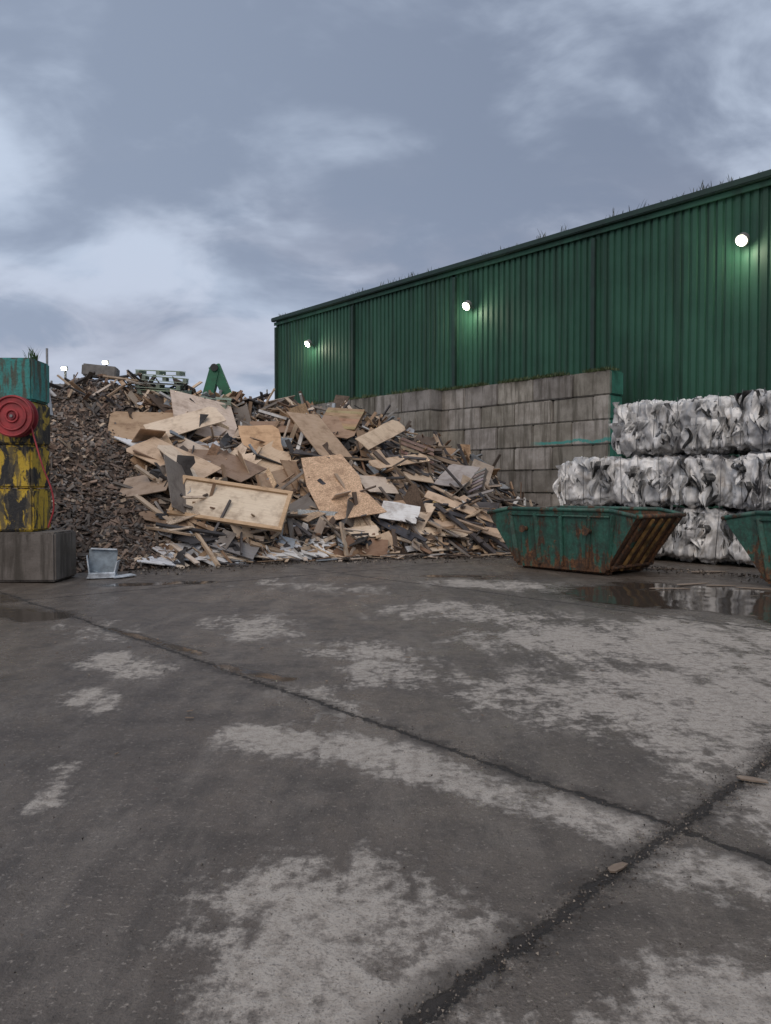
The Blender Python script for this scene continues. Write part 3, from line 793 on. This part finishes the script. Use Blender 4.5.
# ---------------------------------------------------------------- grab machine behind heap
ex=empty('material_handler'); mg=simple('machine_green',(.012,.13,.06),.45,.3,3); mk=simple('machine_black',(.03,.03,.03),.7); mgl=simple('cab_glass',(.03,.04,.045),.1)
X0,Y0=-9.4,33.2
for s in(-1,1): boxobj('track',(3.6,.55,.8),(X0,Y0+s*1.1,.4),mk,ex,bevel=.25)
boxobj('chassis',(2.2,2.2,.5),(X0,Y0,.95),mk,ex); boxobj('house',(2.9,2.3,1.2),(X0-.4,Y0,1.85),mg,ex,bevel=.12)
boxobj('cab',(1.3,1.0,1.5),(X0+.6,Y0-.7,2.9),mg,ex,bevel=.08); boxobj('cab_window',(1.1,.05,.9),(X0+.6,Y0-1.21,3.1),mgl,ex)
def beam(n,p0,p1,w0,w1,th):
    p0=Vector(p0);p1=Vector(p1); d=(p1-p0); up=Vector((0,1,0)).cross(d.normalized())
    b=Batch(); y=Vector((0,th/2,0)); A_=[p0+up*w0-y,p0-up*w0-y,p1-up*w1-y,p1+up*w1-y]; B_=[p+y*2 for p in A_]
    b.quad(A_,(1,1,1)); b.quad(B_[::-1],(1,1,1))
    for i in range(4): j=(i+1)%4; b.quad([A_[j],A_[i],B_[i],B_[j]],(1,1,1))
    b.obj(n,[mg],ex)
beam('boom',(X0+1.0,Y0,2.2),(X0+2.2,Y0,6.75),.30,.2,.4); beam('stick',(X0+2.15,Y0,6.85),(X0+3.2,Y0,4.5),.24,.16,.3)
rod('ram',(X0+1.9,Y0-.3,3.6),(X0+2.5,Y0-.3,5.8),.07,m_metal,ex); rod('pivot',(X0+2.2,Y0-.3,6.75),(X0+2.2,Y0+.3,6.75),.16,mk,ex)
for a_ in range(4):
    q=a_*math.pi/2; beam('grab_tine',(X0+3.2+.15*math.cos(q),Y0+.2*math.sin(q),4.5),(X0+3.2+.6*math.cos(q),Y0+.2*math.sin(q),3.6),.16,.05,.25)

# ---------------------------------------------------------------- yard lights and racking far left
for (x,y,z,h) in [(-16.75,41,7.95,1),(-14.6,41,8.25,1),(-17.7,41,9.0,0)]:
    pl=empty('yard_light_mast' if h else 'antenna_pole')
    rod('mast',(x,y,0),(x,y,z),.06,m_metal,pl)
    if h:
        boxobj('head',(.3,.14,.2),(x,y-.1,z),m_metal,pl,rot=(.4,0,0)); boxobj('lens',(.26,.03,.16),(x,y-.19,z-.03),em,pl,rot=(.4,0,0))
pl=empty('antenna_pole'); rod('mast',(-5.9,39,0),(-5.9,39,6.6),.04,m_metal,pl)
rk=empty('storage_rack')
for i in range(4):
    for y in (38,39): rod('upright',(-18.4+i*1.1,y,0),(-18.4+i*1.1,y,6.9+.3*(i%2)),.05,m_metal,rk,6)
for z in (2.2,3.8,5.4,6.7):
    boxobj('shelf',(3.5,1.0,.1),(-16.75,38.5,z),m_metal,rk)
    if z<6:
        for i in range(3): boxobj('stored_crate',(.8,.8,.6),(-17.8+i*1.1,38.5,z+.36),mk,rk)

# ---------------------------------------------------------------- debris on ground
gd=Batch(); ICO=[(0,0,1),(.9,0,-.2),(-.4,.8,-.1),(-.5,-.7,-.2)]
def crumb(x,y,s,c):
    q=Euler((U(0,6),U(0,6),U(0,6))).to_matrix(); ps=[Vector((x,y,s*.25))+q@Vector(p)*s*U(.7,1.2)*.5 for p in ICO]
    for f in ((0,1,2),(0,2,3),(0,3,1),(1,3,2)): gd.quad([ps[i] for i in f],c)
CR=[(.05,.043,.036),(.09,.08,.07),(.16,.14,.12),(.26,.22,.18),(.07,.055,.045)]
J1=Vector((.654,-.757,0)); J2=Vector((.69,.72,0))
for i in range(3400):
    t=U(-6,9); o=Vector((1.4,3.66,0))-J1*t if R()<.4 else Vector((1.4,3.66,0))+J2*U(-2.2,3)
    o+=Vector((random.gauss(0,.06),random.gauss(0,.06),0)); crumb(o.x,o.y,U(.004,.016),random.choice(CR))
for i in range(2600):
    y=1.8+12*R()**1.4; x=U(-.62,.62)*y+.1; crumb(x,y,U(.003,.011) if R()<.97 else U(.012,.022),random.choice(CR))
for i in range(1400):
    x=U(-5,8.5); y=itp(YF,min(4,x))-abs(random.gauss(0,.7)) if x<4 else 17.8-(x-4)*1.1-abs(random.gauss(0,.6)); crumb(x,y,U(.02,.08),random.choice(CR))
gd.obj('loose_gravel',[m_board])
ws=Batch()
for (x,y,l,w_,a_) in [(2.02,4.25,.16,.06,-.5),(.98,3.25,.12,.045,.6),(4.6,12.6,.7,.08,.1),(5.2,13.2,.8,.12,.5),(6.0,12.6,.6,.1,-.4),(5.6,13.0,.5,.09,.0),(5.5,15.9,.9,.3,-.4),(6.3,15.2,.8,.25,.2)]:
    ws.prism([(-l/2,-w_*.2),(-l*.35,-w_/2),(l*.1,-w_*.42),(l/2,-w_*.15),(l*.42,w_*.35),(0,w_/2),(-l*.4,w_*.3)],.008,Matrix.Translation((x,y,.008))@Euler((.03,.02,a_)).to_matrix().to_4x4(),(.30,.235,.18))
for i in range(26):
    y=U(4,13); x=U(-.5,.5)*y; l=U(.02,.06)
    ws.box(l,l*.25,.004,Matrix.Translation((x,y,.004))@Euler((0,.05,U(0,6))).to_matrix().to_4x4(),random.choice([(.3,.22,.15),(.2,.14,.1)]))
ws.obj('wood_offcuts',[m_board])
